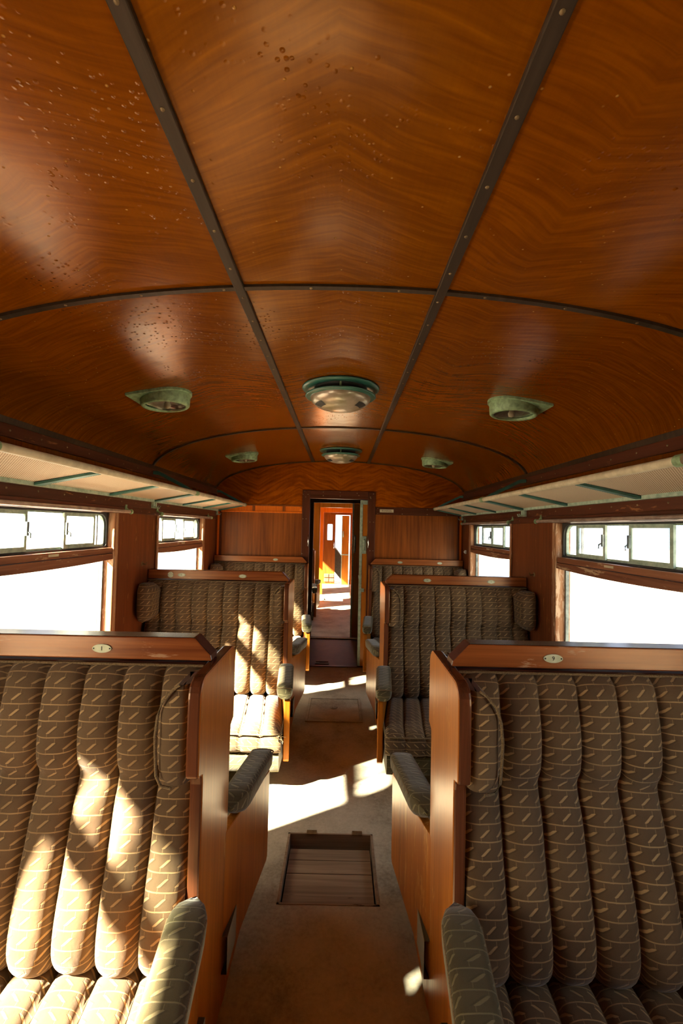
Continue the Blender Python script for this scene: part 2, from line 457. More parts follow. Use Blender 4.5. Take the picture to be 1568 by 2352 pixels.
# ------------------------------------------------------------------ side walls and windows
# window bays: centre Y, half width (left / right)
WINS = {-1: [(.25, .60, .12), (2.245, .605, .14), (4.09, .58, .10)],
        1: [(.34, .60, .06), (2.335, .585, .10), (4.26, .575, .004)]}
ZS, ZT, ZB0, ZB1 = .78, 1.612, 1.325, 1.395
wn = 0
for s in (-1, 1):
    nm = 'left' if s < 0 else 'right'
    mb = MB(); xi, xo = s * W, s * (W + .085)
    mb.box(xi, xo, Y0, YB + .03, -.05, ZS)
    mb.box(xi, xo, Y0, YB + .03, ZT, 1.95)
    ys = Y0
    for (yc, hw, gap) in WINS[s]:
        mb.box(xi, xo, ys, yc - hw, ZS, ZT); ys = yc + hw
    mb.box(xi, xo, ys, YB + .03, ZS, ZT)
    wall = struct('wall_' + nm, mb, 'wall')
    # veneer frieze above the rack, header bands, cornice
    f = MB(); f.box(s * (W - .006), xi, Y0, YB, 1.715, 1.905); struct('trim_' + ('1' if s < 0 else '2'), f, 'veneer_side')
    f = MB(); f.box(s * (W - .016), xi, Y0, YB, 1.895, 1.952); co = struct('trim_' + ('3' if s < 0 else '4'), f, 'trim', bevel=.004)
    f = MB(); f.box(s * (W - .012), xi, Y0, YB, 1.655, 1.715); hb = struct('trim_' + ('5' if s < 0 else '6'), f, 'trim', bevel=.003)
    f = MB(); f.box(s * (W - .008), xi, Y0, YB, 1.612, 1.653); hb2 = struct('trim_' + ('7' if s < 0 else '8'), f, 'trim', bevel=.003)
    sc = MB()
    for i in range(46):
        y = .5 + i * .1
        for z, dx, st in ((1.925, .016, 2), (1.685, .012, 2), (1.632, .008, 3)):
            if i % st == 0 and y < YB - .05:
                sc.lathe([(.0055, 0), (.004, .002), (0, .0025)], (s * (W - dx), y, z), (-s, 0, 0), 8)
    scs = sc.build('screws', 'screw', hb); scs['kind'] = 'stuff'
    # windows
    for wi, (yc, hw, gap) in enumerate(WINS[s]):
        gl_low = 'dusty' if (s < 0 and wi == 0) else 'glass'  # unseen near-left pane gets the added sun-diffusing haze
        wn += 1
        root = empty('window_%d' % wn, (s * (W + .04), yc, ZS), kind='structure')
        fx = lambda p, t, s=s: (s * t, p[0], p[1])
        a, b = yc - hw, yc + hw
        # reveals
        for y_ in (a, b):
            sg = 1 if y_ == a else -1
            j = MB(); j.box(s * (W - .008), s * (W + .085), y_, y_ + sg * .018, ZS, ZT); part('jamb', j, 'jamb', root, bevel=.003)
            j = MB(); j.box(s * (W - .012), s * (W - .001), y_ - sg * .028, y_ + sg * .004, ZS, 1.612); part('architrave', j, 'jamb', root, bevel=.003)
            j = MB(); j.box(s * (W + .05), s * (W + .07), y_ + sg * .018, y_ + sg * .032, ZS + .02, ZB0); part('side_channel', j, 'steel', root)
        j = MB(); j.box(s * (W - .03), s * (W + .085), a, b, ZS, ZS + .022); part('window_sill', j, 'beam', root, bevel=.004)
        # transom beam in two layers, slightly sagging lower rail
        P = []; n = 12
        for i in range(n + 1):
            y = a + (b - a) * i / n; sag = .012 * (1 - ((y - yc) / hw) ** 2)
            P.append((y, ZB0 - sag))
        P += [(b, ZB0 + .034), (a, ZB0 + .034)]
        j = MB(); j.prism(P, fx, W - .004, W + .05); part('lower_transom_rail', j, 'beam', root, bevel=.002)
        j = MB(); j.box(s * (W + .002), s * (W + .055), a, b, ZB0 + .036, ZB1); part('upper_transom_rail', j, 'beam', root, bevel=.003)
        j = MB(); j.box(s * (W - .0005), s * (W + .003), yc - .03, yc + .05, ZB0 + .05, ZB0 + .062); part('label_strip', j, 'cardp', root)
        # dark recessed surround + mint frame with rounded upper corners
        o1 = rrect(a + .018, b - .018, ZB1 - .004, ZT - .002, .001, .001); i1 = rrect(a + .034, b - .034, ZB1 + .010, ZT - .012, .07, .02)
        j = MB(); j.ring(o1, i1, fx, W + .032, W + .066); part('surround', j, 'black', root)
        o2 = rrect(a + .030, b - .030, ZB1 + .006, ZT - .008, .07, .02); i2 = rrect(a + .044, b - .044, ZB1 + .022, ZT - .020, .06, .015)
        j = MB(); j.ring(o2, i2, fx, W + .046, W + .062); part('frame', j, 'mint', root)
        sw = min(.30, hw - .06 - gap)  # sliding sashes pushed towards the ends, leaving the gap
        for sg in (-1, 1):
            ya = yc + sg * gap; yb = yc + sg * (gap + sw)
            y1_, y2_ = sorted((ya, yb))
            o3 = rrect(y1_, y2_, ZB1 + .012, ZT - .014, .004, .004); i3 = rrect(y1_ + .020, y2_ - .016, ZB1 + .034, ZT - .032, .004, .004)
            j = MB(); j.ring(o3, i3, fx, W + .034, W + .046); sh = part('sash', j, 'mint', root)
            j = MB(); j.box(s * (W + .039), s * (W + .041), y1_ + .018, y2_ - .014, ZB1 + .032, ZT - .030); part('pane', j, 'dirty', sh)
            j = MB(); j.box(s * (W + .022), s * (W + .034), ya + sg * .004, ya + sg * .018, 1.48, 1.545)
            j.tube([(s * (W + .024), ya + sg * .01, 1.50), (s * (W + .008), ya + sg * .014, 1.49), (s * (W + .008), ya + sg * .016, 1.47)], .004, 6)
            part('latch', j, 'steel', sh)
            # fixed outer pane with its mullion
            ym = yc + sg * (hw - .30 if gap < .05 else hw - .115 if s < 0 else hw - .22)
            j = MB(); j.box(s * (W + .048), s * (W + .060), ym - .006, ym + .006, ZB1 + .02, ZT - .018); part('mullion', j, 'steel', root)
            y1_, y2_ = sorted((ym, yc + sg * (hw - .04)))
            j = MB(); j.box(s * (W + .053), s * (W + .055), y1_, y2_, ZB1 + .016, ZT - .016); part('pane', j, 'glass', root)
        j = MB(); j.box(s * (W + .058), s * (W + .061), a + .02, b - .02, ZS + .02, ZB0); part('pane', j, gl_low, root)
        # a light portal sits in the opening
        pl = bpy.data.lights.new('portal', 'AREA'); pl.shape = 'RECTANGLE'; pl.size = ZT - ZS; pl.size_y = 2 * hw
        po = bpy.data.objects.new('portal', pl); COL.objects.link(po); pl.cycles.is_portal = True
        po.location = (s * (W + .10), yc, (ZS + ZT) / 2); po.rotation_euler = (0, s * PI / 2, 0)

# roller blind rods
for s, y0_, y1_, lab in ((-1, 1.60, 2.965, 'pale roller blind rod over the near window on the left'),
                         (1, 1.62, 3.115, 'pale roller blind rod over the near window on the right'),
                         (-1, 3.47, 4.80, 'short pale roller blind rod over the far window on the left'),
                         (1, 3.63, 5.02, 'short pale roller blind rod over the far window on the right')):
    r = empty('blind_rod', (s * (W - .045), (y0_ + y1_) / 2, 1.62), lab, 'blind rod', 'blind rods over the windows')
    b = MB(); b.tube([(s * (W - .045), y0_ + .02, 1.622), (s * (W - .045), y1_ - .02, 1.622)], .0105, 12); part('rod', b, 'rodm', r)
    for y in (y0_, y1_):
        b = MB(); b.lathe([(0, -.012), (.012, -.01), (.017, 0), (.012, .01), (0, .012)], (s * (W - .045), y, 1.622), (0, 1, 0), 12)
        b.tube([(s * (W - .045), y, 1.622), (s * (W - .02), y, 1.638), (s * (W - .008), y, 1.65)], .006, 8)
        b.box(s * (W - .014), s * (W - .008), y - .012, y + .012, 1.636, 1.668)
        part('bracket', b, 'verdi', r)

# ------------------------------------------------------------------ ceiling
def arch_pts(x0, x1, n, off=0):
    out = []
    for i in range(n + 1):
        x = x0 + (x1 - x0) * i / n; out.append((x, cz(x) + off))
    return out

def arch_shell(x0, x1, y0, y1, lo, hi, n=20, th=None):
    # angular spacing towards the cove
    mb = MB(); P = []
    for y in [y0 + (y1 - y0) * k / 6 for k in range(7)]:
        row = []
        for i in range(n + 1):
            f = i / n
            if th:
                t = th[0] + (th[1] - th[0]) * f; x = 1.402 * math.sin(t)
            else: x = x0 + (x1 - x0) * f
            row.append((x, y, cz(x) + lo))
        P.append(row)
    Q = [[(p[0], p[1], p[2] + (hi - lo)) for p in r] for r in P]
    mb.grid(P); mb.grid(Q)
    nr, nc = len(P), n + 1
    loopa = [P[0][j] for j in range(nc)] + [P[i][-1] for i in range(1, nr)] + [P[-1][j] for j in range(nc - 2, -1, -1)] + [P[i][0] for i in range(nr - 2, 0, -1)]
    loopb = [(p[0], p[1], p[2] + (hi - lo)) for p in loopa]
    k = len(loopa)
    mb.add(loopa + loopb, [(i, (i + 1) % k, (i + 1) % k + k, i + k) for i in range(k)])
    return mb

T1 = math.asin(.312 / 1.402); TM = math.asin(W / 1.402)
ce = MB(); ce.prism([(-W - .09, 1.94)] + [(-1.40, 1.945)] + [(1.402 * math.sin(-TM + 2 * TM * i / 40), cz(1.402 * math.sin(-TM + 2 * TM * i / 40)) + .012) for i in range(41)] + [(1.40, 1.945), (W + .09, 1.94), (W + .09, 2.45), (-W - .09, 2.45)],
                    lambda p, t: (p[0], t, p[1]), Y0, YB + .03)
ceil = struct('ceiling', ce, 'darkwood')
segs = [(Y0, 1.39), (1.39, 3.38), (3.38, YB)]
for (ya, yb) in segs:
    yc = (ya + yb) / 2
    q = arch_shell(0, 0, ya + .002, yb - .002, 0, .008, 14, (-T1 + .001, T1 - .001)); part('ceiling_panel', q, 'veneer', ceil, origin=(0, yc, 2.2))
    for sg in (-1, 1):
        q = arch_shell(0, 0, ya + .002, yb - .002, 0, .008, 26, (sg * (T1 + .001), sg * TM)); part('ceiling_panel', q, 'veneer_side', ceil, origin=(sg * .35, yc, 2.2))
for sg in (-1, 1):
    b = MB(); xs = sg * .312
    b.box(xs - .016, xs + .016, Y0, YB, cz(.312) - .010, cz(.312) + .004); st = part('ceiling_strip', b, 'strip', ceil, origin=(xs, 0, 2.28), bevel=.003)
    b = MB()
    for i in range(30):
        y = .45 + i * .165
        if y < YB: b.lathe([(.0045, 0), (.0035, -.002), (0, -.0025)], (xs, y, cz(.312) - .010), (0, 0, 1), 10)
    part('screws', b, 'screw', st, kind='stuff')
for y in (1.39, 3.38, YB - .006):
    b = MB(); hw = .011 if y < 5 else .006; n = 44
    P = [(1.402 * math.sin(-TM + 2 * TM * i / n)) for i in range(n + 1)]
    lo = [(x * .993, cz(x) - .008) for x in P]; hi = [(x, cz(x) + .002) for x in P]
    b.prism(lo + hi[::-1], lambda p, t: (p[0], t, p[1]), y - hw, y + hw)
    st = part('ceiling_strip', b, 'strip', ceil, origin=(0, y, 2.2))
    if y > 0:
        b = MB()
        for i in range(3, n - 2, 3):
            x = P[i]; b.lathe([(.005, 0), (.004, -.002), (0, -.0025)], (x * .993, y, cz(x) - .008), (0, 0, 1), 8)
        part('screws', b, 'screw', st, kind='stuff')

# unseen rear end of the saloon, set close behind the camera to cut fill light
b = MB(); b.box(-W - .09, W + .09, Y0 - .06, Y0, -.05, 2.40); struct('wall_back', b, 'panel')

# ------------------------------------------------------------------ bulkhead
b = MB()
b.box(-W - .08, -.42, YB, YB + .05, 0, 2.32); b.box(.40, W + .08, YB, YB + .05, 0, 2.32); b.box(-.42, .40, YB, YB + .05, 1.95, 2.32)
bulk = struct('wall_front', b, 'panel')
# veneered tympanum
xs = [1.402 * math.sin(-TM + 2 * TM * i / 40) for i in range(41)]
tp = MB(); tp.prism([(-1.385, 1.79)] + [(x, min(cz(x), 2.294) + .002) for x in xs] + [(1.385, 1.79), (.39, 1.79), (.39, 1.955), (-.41, 1.955), (-.41, 1.79)], lambda p, t: (p[0], t, p[1]), YB - .008, YB - .0005)
struct('trim_9', tp, 'veneer_end')
# right band with screws and the little sign
b = MB(); b.box(.40, 1.33, YB - .016, YB, 1.705, 1.79); bd = struct('trim_10', b, 'trimx', bevel=.003)
b = MB()
for i, x in enumerate((.425, .70, .98, 1.20)):
    b.lathe([(.006, 0), (.004, .002), (0, .003)], (x, YB - .016, 1.775), (0, -1, 0), 8)
    b.lathe([(.006, 0), (.004, .002), (0, .003)], (x, YB - .016, 1.718), (0, -1, 0), 8)
part('screws', b, 'screw', bd, kind='stuff')
# left: the band is missing, bare orange battens show
b = MB(); b.box(-1.33, -.42, YB - .004, YB, 1.705, 1.79); lb = struct('trim_11', b, 'orange')
for (x0, x1, z0, z1, mt) in ((-1.33, -.42, 1.775, 1.792, 'panel'), (-1.33, -.42, 1.700, 1.716, 'orange'), (-.98, -.955, 1.716, 1.775, 'panel'), (-.64, -.615, 1.716, 1.775, 'panel'), (-.455, -.425, 1.722, 1.758, 'orange')):
    b = MB(); b.box(x0, x1, YB - .016, YB - .004, z0, z1); part('batten', b, mt, lb, bevel=.002)
for s in (-1, 1):
    b = MB(); b.box(s * 1.345, s * 1.368, YB - .010, YB, 1.20, 1.70); struct('trim_%d' % (12 if s < 0 else 13), b, 'orange')
    b = MB(); b.box(s * 1.325, s * 1.345, YB - .014, YB, 1.20, 1.72); struct('trim_%d' % (14 if s < 0 else 15), b, 'trimz')
# door casing
b = MB(); b.box(-.422, -.337, YB - .022, YB + .05, 0, 1.965); c1 = struct('trim_16', b, 'trimz', bevel=.004)
b = MB(); b.box(.315, .398, YB - .022, YB + .05, 0, 1.960); c2 = struct('trim_17', b, 'trimz', bevel=.004)
b = MB(); b.box(-.337, .315, YB - .022, YB + .05, 1.872, 1.962); c3 = struct('trim_18', b, 'trimx', bevel=.004)
b = MB()
for (x, z) in [(-.40, 1.95), (-.415, 1.915), (-.36, 1.915), (-.385, 1.885), (-.19, 1.945), (-.19, 1.905), (.0, 1.905), (.0, 1.945), (.19, 1.94), (.21, 1.915), (.34, 1.90), (.375, 1.935), (.345, 1.885), (-.41, 1.64), (-.375, 1.64), (.34, 1.62), (.38, 1.62), (-.41, 1.25), (.345, 1.30), (.38, 1.30)]:
    b.lathe([(.0065, 0), (.005, .003), (0, .0035)], (x, YB - .022, z), (0, -1, 0), 8)
part('screws', b, 'screw', c3, kind='stuff')
for s, x in ((-1, -.345), (1, .322)):   # chrome pull on each casing
    b = MB(); b.tube([(x, YB - .022, 1.33), (x, YB - .05, 1.34), (x, YB - .052, 1.40), (x, YB - .05, 1.45), (x, YB - .022, 1.46)], .006, 8)
    part('handle', b, 'chrome', c1 if s < 0 else c2)
# mint edged sliding door, pushed into its pocket
d = empty('door_1', (.28, YB + .07, 0), kind='structure')
b = MB(); b.box(.262, .90, YB + .056, YB + .084, .0, 1.862); part('leaf', b, 'doorwood', d)
b = MB(); b.box(.232, .262, YB + .050, YB + .090, .0, 1.868); part('edge_strip', b, 'mint', d, bevel=.002)
b = MB(); b.box(.262, .34, YB + .052, YB + .086, 1.818, 1.866); part('top_plate', b, 'mint', d)
b = MB(); b.box(.262, .308, YB + .044, YB + .057, 1.26, 1.46); lk = part('lock_plate', b, 'mint', d, bevel=.003)
b = MB(); b.tube([(.285, YB + .046, 1.30), (.285, YB + .02, 1.31), (.285, YB + .018, 1.41), (.285, YB + .046, 1.42)], .008, 8); part('handle', b, 'mint', lk)
b = MB(); b.box(.262, .29, YB + .042, YB + .056, .83, .87); b.box(.225, .262, YB + .035, YB + .05, .98, 1.02); part('catch', b, 'mint', d)
# sign
sg_ = empty('wall_sign', (.53, YB - .018, 1.752), 'small ivory sign with dark letters on the end wall right of the doorway', 'sign')
b = MB(); b.box(.448, .602, YB - .021, YB - .0155, 1.732, 1.766); part('plate', b, 'cardp', sg_, bevel=.001)


def text(body, size, loc, parent, mat='ink', rot=(PI / 2, 0, 0), name='lettering', sx=1):
    c = bpy.data.curves.new(name, 'FONT'); c.body = body; c.size = size; c.align_x = 'CENTER'; c.align_y = 'CENTER'; c.extrude = .0004
    tmp = bpy.data.objects.new(name, c); COL.objects.link(tmp); dg = bpy.context.evaluated_depsgraph_get()
    me = bpy.data.meshes.new_from_object(tmp.evaluated_get(dg)); bpy.data.objects.remove(tmp); bpy.data.curves.remove(c)
    me.materials.clear(); me.materials.append(M[mat]); o = bpy.data.objects.new(name, me); COL.objects.link(o)
    o.parent = parent; o.location = Vector(loc) - Vector(parent['_o']); o.rotation_euler = rot; o.scale = (sx, 1, 1); return o


text('BUAEEUN', .025, (.525, YB - .0218, 1.749), sg_)

# ------------------------------------------------------------------ benches
XC = .86


def back_profile():
    ctrl = [(.040, 1.142), (.075, 1.115), (.098, 1.06), (.112, .99), (.114, .93), (.108, .885), (.094, .852), (.100, .82), (.122, .76), (.143, .68),
            (.168, .60), (.190, .52), (.198, .46), (.190, .415), (.165, .385), (.13, .372)]
    out = []
    for i in range(len(ctrl) - 1):   # Catmull-Rom
        p0 = ctrl[max(i - 1, 0)]; p1 = ctrl[i]; p2 = ctrl[i + 1]; p3 = ctrl[min(i + 2, len(ctrl) - 1)]
        for k in range(4):
            t = k / 4
            out.append(tuple(.5 * ((2 * p1[a]) + (-p0[a] + p2[a]) * t + (2 * p0[a] - 5 * p1[a] + 4 * p2[a] - p3[a]) * t * t + (-p0[a] + 3 * p1[a] - 3 * p2[a] + p3[a]) * t ** 3) for a in (0, 1)))
    out.append(ctrl[-1]); return out


BP = back_profile()


def arm_x(o):   # outer face of the flared arm panel
    return .333 - .151 * (o - .13)


def pad_x(o):
    return .333 - .09 * (o - .2)


def half(root, s, dr, YC, seed, torn=False):
    """upholstery and arm of one side of a bench; s = side of the aisle, dr = -1 faces the camera"""
    rnd = random.Random(seed)
    R = lambda x, o, z: (s * x, YC + dr * o, z)
    # ---- back cushion: nine vertical channels
    x0, x1, N, K = .370, 1.374, 9, 12
    P = []; U = []; arc = 0
    ch = [(rnd.uniform(-.004, .004), rnd.uniform(0, 6)) for _ in range(N)]
    for r, (o, z) in enumerate(BP):
        if r: arc += math.hypot(o - BP[r - 1][0], z - BP[r - 1][1])
        row = []; ur = []
        depth = .030 if z > .86 else .036
        depth *= min(1, .35 + abs(z - 1.145) * 9)
        nz = BP[min(r + 1, len(BP) - 1)]; pz = BP[max(r - 1, 0)]
        tn = Vector((nz[0] - pz[0], nz[1] - pz[1])).normalized(); no, nzz = -tn.y, tn.x   # outward normal in (o, z)
        for c in range(N):
            for k in range(K + (1 if c == N - 1 else 0)):
                f = k / K; e = (1 - abs(2 * f - 1) ** 2.6) ** .62 if 0 < f < 1 else 0
                x = x0 + (x1 - x0) * (c + f) / N
                x += .004 * math.sin(z * 7 + c) * (1 if z < .8 else .3) * (0 if c + f in (0, N) else 1) * .5
                dd = depth * (e - .75) + ch[c][0] * e + .0025 * math.sin(z * 26 + ch[c][1]) * e
                row.append(R(x, o + no * dd, z + nzz * dd)); ur.append((s * (c * .141 + f * .118 + .012), -arc))
        P.append(row); U.append(ur)
    if s * dr > 0: pass
    b = MB(); b.grid(P, uv=U); part('back_cushion', b, 'brown', root)
    b = MB(); pts = [R(x0 + (x1 - x0) * i / 40, .050 + .002 * (i % 2), 1.141) for i in range(41)]
    b.tube(pts, .0042, 6); part('gimp_cord', b, 'pipe', root)
    # ---- seat cushion
    prof = [(.10, .365), (.20, .378), (.32, .384), (.45, .382), (.57, .374), (.65, .362), (.685, .345), (.70, .32), (.704, .285), (.70, .255), (.688, .238), (.66, .232), (.5, .232), (.12, .232)]
    P = []; U = []; arc = 0; n = 9; K = 10
    for r, (o, z) in enumerate(prof):
        if r: arc += math.hypot(o - prof[r - 1][0], z - prof[r - 1][1])
        row = []; ur = []
        xin = max(arm_x(o), .262) + .040; topy = 1 if r < 6 else 0
        for c in range(n):
            for k in range(K + (1 if c == n - 1 else 0)):
                f = k / K; e = (1 - abs(2 * f - 1) ** 2.4) ** .6 if 0 < f < 1 else 0
                g = (c + f) / n; x = xin + (1.372 - xin) * g
                dd = .026 * (e - .7) * (1 if r < 7 else .35 if r < 11 else 0)
                # sag of a used cushion
                sg2 = -.010 * math.sin(g * PI) * math.exp(-((o - .45) / .2) ** 2) * topy
                ed = -.02 * (max(0, 1 - g * 22) ** 2) * topy
                row.append(R(x, o + (dd if 6 <= r < 11 else 0), z + (dd if r < 7 else 0) + sg2 + ed)); ur.append((s * (c * .141 + f * .118 + .012), arc + .31))
        P.append(row); U.append(ur)
    b = MB(); b.grid(P, uv=U)
    b.add([r[0] for r in P], [tuple(range(len(P)))], False, [(arc_, 0) for arc_ in range(len(P))])
    b.add([r[-1] for r in P], [tuple(range(len(P)))], False)
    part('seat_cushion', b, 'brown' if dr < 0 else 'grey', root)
    b = MB(); b.tube([R(.306, .50, .366), R(.303, .66, .352), R(.315, .694, .344)] + [R(.36 + i * .1, .702 + .003 * (i % 2), .346) for i in range(11)], .0045, 6); part('seat_piping', b, 'pipe', root)
    # ---- upholstered seat base and feet
    b = MB(); xa, xb = .315, 1.372
    PP = []; UU = []
    for (o, z) in ((.12, .232), (.655, .232), (.672, .222), (.676, .17), (.67, .122), (.655, .115), (.12, .115)):
        row = []; ur = []
        for i in range(25):
            x = xa + (xb - xa) * i / 24; wv = .004 * math.sin(i * 1.3)
            row.append(R(x, o + (wv if .66 < o else 0), z)); ur.append((s * x, z * 1.0 + .3))
        PP.append(row); UU.append(ur)
    b.grid(PP, uv=UU); b.add([r[0] for r in PP], [tuple(range(len(PP)))]); b.add([r[-1] for r in PP], [tuple(range(len(PP)))])
    part('seat_base', b, 'grey', root)
    for x in (.40, 1.25):
        b = MB(); b.tube([R(x, .58, .118), R(x, .58, 0)], .014, 10); part('foot', b, 'black', root)
    # ---- flared arm panel
    fn = lambda p, t: R(arm_x(p[0]) + t, p[0], p[1])
    b = MB(); b.prism([(.10, 0), (.15, .0), (.20, .045), (.29, .105), (.585, .14), (.600, .155), (.604, .51), (.10, .555)], fn, 0, .035)
    part('arm_panel', b, 'endpanel', root, bevel=.005)
    # ---- padded arm
    P = []; U = []; st = 14; kk = 20
    for i in range(st + 1):
        f = i / st; o = .195 + .422 * f
        e = 1.0
        if f < .2: e = .25 + .75 * math.sin(f / .2 * PI / 2) ** .8
        if f > .93: e = .78 + .22 * math.cos((f - .93) / .07 * PI / 2)
        cx = pad_x(o); czz = .590 - .035 * f; row = []; ur = []
        for j in range(kk):
            t = 2 * PI * j / kk; c_, s_ = math.cos(t), math.sin(t)
            sx = math.copysign(abs(c_) ** .7, c_); sy = math.copysign(abs(s_) ** .75, s_)
            hx = .052 * (.88 + .12 * (sy + 1) / 2); hz = .048 if s_ > 0 else .046
            row.append(R(cx + sx * hx * e, o, czz + sy * hz * e + (.006 * math.cos(t * 2) if s_ > 0 else 0)))
            ur.append((j / kk * .32, o * s))
        P.append(row); U.append(ur)
    b = MB(); b.grid(P, uv=U, closed=True)
    for rr, uu in ((P[0], U[0]), (P[-1], U[-1])):
        cc = tuple(sum(q[a] for q in rr) / kk for a in range(3))
        cc = (cc[0], cc[1] + (dr * .012 if rr is P[-1] else -dr * .02), cc[2])
        b.add(rr + [cc], [(j, (j + 1) % kk, kk) for j in range(kk)], True, [((q[0] - rr[0][0]), q[2]) for q in rr] + [(.0, cc[2])])
    ap = part('arm_pad', b, 'grey', root)
    b = MB()
    for side in (-1, 1):
        pts = [R(pad_x(o) + side * .0455, o, .590 - .035 * (o - .195) / .422 + .026) for o in [.27 + .34 * i / 10 for i in range(11)]]
        b.tube(pts, .0032, 6)
    b.tube([R(pad_x(.61) + .0455 * math.cos(PI - PI * i / 8), .611 + .008 * math.sin(PI * i / 8), .581 + .006 * math.sin(PI * i / 8)) for i in range(9)], .0032, 6)
    part('piping', b, 'pipe', ap)
    # ---- head cushions: aisle side and window side
    for kind_ in (0, 1):
        P = []; U = []
        if kind_ == 0: xa, xb = .366, .450
        else: xa, xb = 1.262, 1.374
        rows = 14; kk = 20
        for i in range(rows + 1):
            f = i / rows; z = .872 + (1.128 - .872) * f; e = 1
            if f < .14: e = .72 + .28 * math.sin(f / .14 * PI / 2)
            if f > .72: e = .42 + .58 * math.cos((f - .72) / .28 * PI / 2)
            if kind_ == 1: e = (.55 + .45 * math.sin(min(1, f / .22) * PI / 2)) * (1 if f < .8 else .6 + .4 * math.cos((f - .8) / .2 * PI / 2))
            row = []; ur = []
            for j in range(kk):
                t = 2 * PI * j / kk; c_, s_ = math.cos(t), math.sin(t)
                sx = math.copysign(abs(c_) ** .55, c_); sy = math.copysign(abs(s_) ** .55, s_)
                if kind_ == 0:   # anchored at the end panel
                    x = xa + (xb - xa) * (.5 + .5 * sx) * (e if sx > 0 else 1) ; o = .115 + .072 * sy * (.75 + .25 * e)
                else:
                    x = xb - (xb - xa) * (.5 - .5 * sx) * (e if sx < 0 else 1); o = .150 + .105 * sy * e
                row.append(R(x, o, z)); ur.append((s * (x + o), z * 1.02))
            P.append(row); U.append(ur)
        b = MB(); b.grid(P, uv=U, closed=True)
        for rr in (P[0], P[-1]):
            cc = tuple(sum(q[a] for q in rr) / kk for a in range(3))
            b.add(rr + [cc], [(j, (j + 1) % kk, kk) for j in range(kk)], True, [(q[0], q[2]) for q in rr] + [(cc[0], cc[2])])
        hp = part('head_cushion', b, 'brown', root)
        b = MB()
        if kind_ == 0:
            pts = [R(xa + (xb - xa) * e_, .188 - .004 * (i % 2), z) for i, (z, e_) in enumerate([(.868, .45), (.872, .80), (.90, .93), (.95, .99), (1.0, 1.0), (1.05, .96), (1.09, .80), (1.12, .5), (1.132, .28)])]
        else:
            pts = [R(xb - (xb - xa) * e_, .215, z) for z, e_ in [(.868, .35), (.885, .62), (.92, .86), (.97, .97), (1.03, .97), (1.09, .85), (1.12, .62), (1.132, .4)]]
        b.tube(pts, .0038, 6); part('piping', b, 'pipe', hp)
    if torn:
        b = MB()
        for i in range(34):
            p = Vector(R(.31 + rnd.uniform(-.01, .03), .69 + rnd.uniform(-.03, .01), .335 + rnd.uniform(-.02, .01)))
            q = p + Vector((rnd.uniform(-.02, .03) * -s, -dr * -1 * rnd.uniform(-.005, .02), rnd.uniform(-.035, .02)))
            mid = (p + q) / 2 + Vector((rnd.uniform(-.01, .01), 0, rnd.uniform(0, .012)))
            b.tube([p, mid, q], .0013, 4, False)
        part('frayed_threads', b, 'straw', root, kind='stuff')


def number_plate(root, s, x, YF, digit=None, rnd_=False):
    hw, hh = (.021, .021) if rnd_ else (.028, .0125)
    P = []
    for i in range(28):
        t = 2 * PI * i / 28; P.append((s * x + hw * math.cos(t), 1.180 + hh * math.sin(t)))
    b = MB(); b.prism(P, lambda p, t: (p[0], t, p[1]), YF - .0035, YF + .001)
    pl_ = part('number_plate', b, 'plate', root)
    b = MB()
    for q in (-1, 1): b.lathe([(.0026, 0), (.002, -.001), (0, -.0012)], (s * x + q * hw * .84, YF - .0035, 1.180), (0, 1, 0), 8)
    part('rivets', b, 'ink', pl_, kind='stuff')
    if digit: text(digit, .017, (s * x, YF - .0042, 1.180), root, name='numeral')
    return pl_


def bench(s, YC, label, dirs=(-1, 1), seed=1, plates=(), torn=False):
    root = empty('bench_seat', (s * XC, YC, 0), label, 'bench', 'upholstered train benches beside the aisle')
    full = len(dirs) == 2
    hi = .195 if full else 0.0
    # end panel with wings
    def arc(cx, cy, r, a0, a1, n=5): return [(cx + r * math.cos(math.radians(a0 + (a1 - a0) * i / n)), cy + r * math.sin(math.radians(a0 + (a1 - a0) * i / n))) for i in range(n + 1)]
    L = [(-.150, 0), (-.155, .862), (-.158, .884), (-.172, .889)] + arc(-.180, .905, .015, 225, 180, 3) + [(-.197, 1.0)] + arc(-.145, 1.098, .05, 180, 90)
    if full: out = L + [(-o, z) for (o, z) in reversed(L)]
    else: out = L + [(0, 1.148), (0, 0)]
    b = MB(); b.prism(out, lambda p, t: (s * t, YC + p[0], p[1]), .333, .367)
    ep = edge(part('end_panel', b, 'endpanel', root, bevel=.006), 'edge', 0)
    ym = YC; t = .032
    ya, yb = (ym - t, ym + t) if full else (ym - .055, ym - .002)
    # inner board
    b = MB(); b.box(s * .369, s * 1.376, ym - (.040 if full else .045), ym + (.040 if full else -.002), .25, 1.146); part('back_board', b, 'trimx', root)
    # top rail with bevelled end
    rp = [(.352, 1.149), (.356, 1.166), (.402, 1.214), (.408, 1.216), (1.380, 1.216), (1.380, 1.149)]
    b = MB(); b.prism(rp, lambda p, q: (s * p[0], q, p[1]), ya, yb); edge(part('top_rail', b, 'rail', root, bevel=.004), 'edgex', 1)
    for d_ in dirs: half(root, s, d_, YC if full else YC - .02, seed + d_ * 17, torn and d_ < 0)
    for pl_ in plates: number_plate(root, s, pl_[0], ya, pl_[1], len(pl_) > 2)
    return root


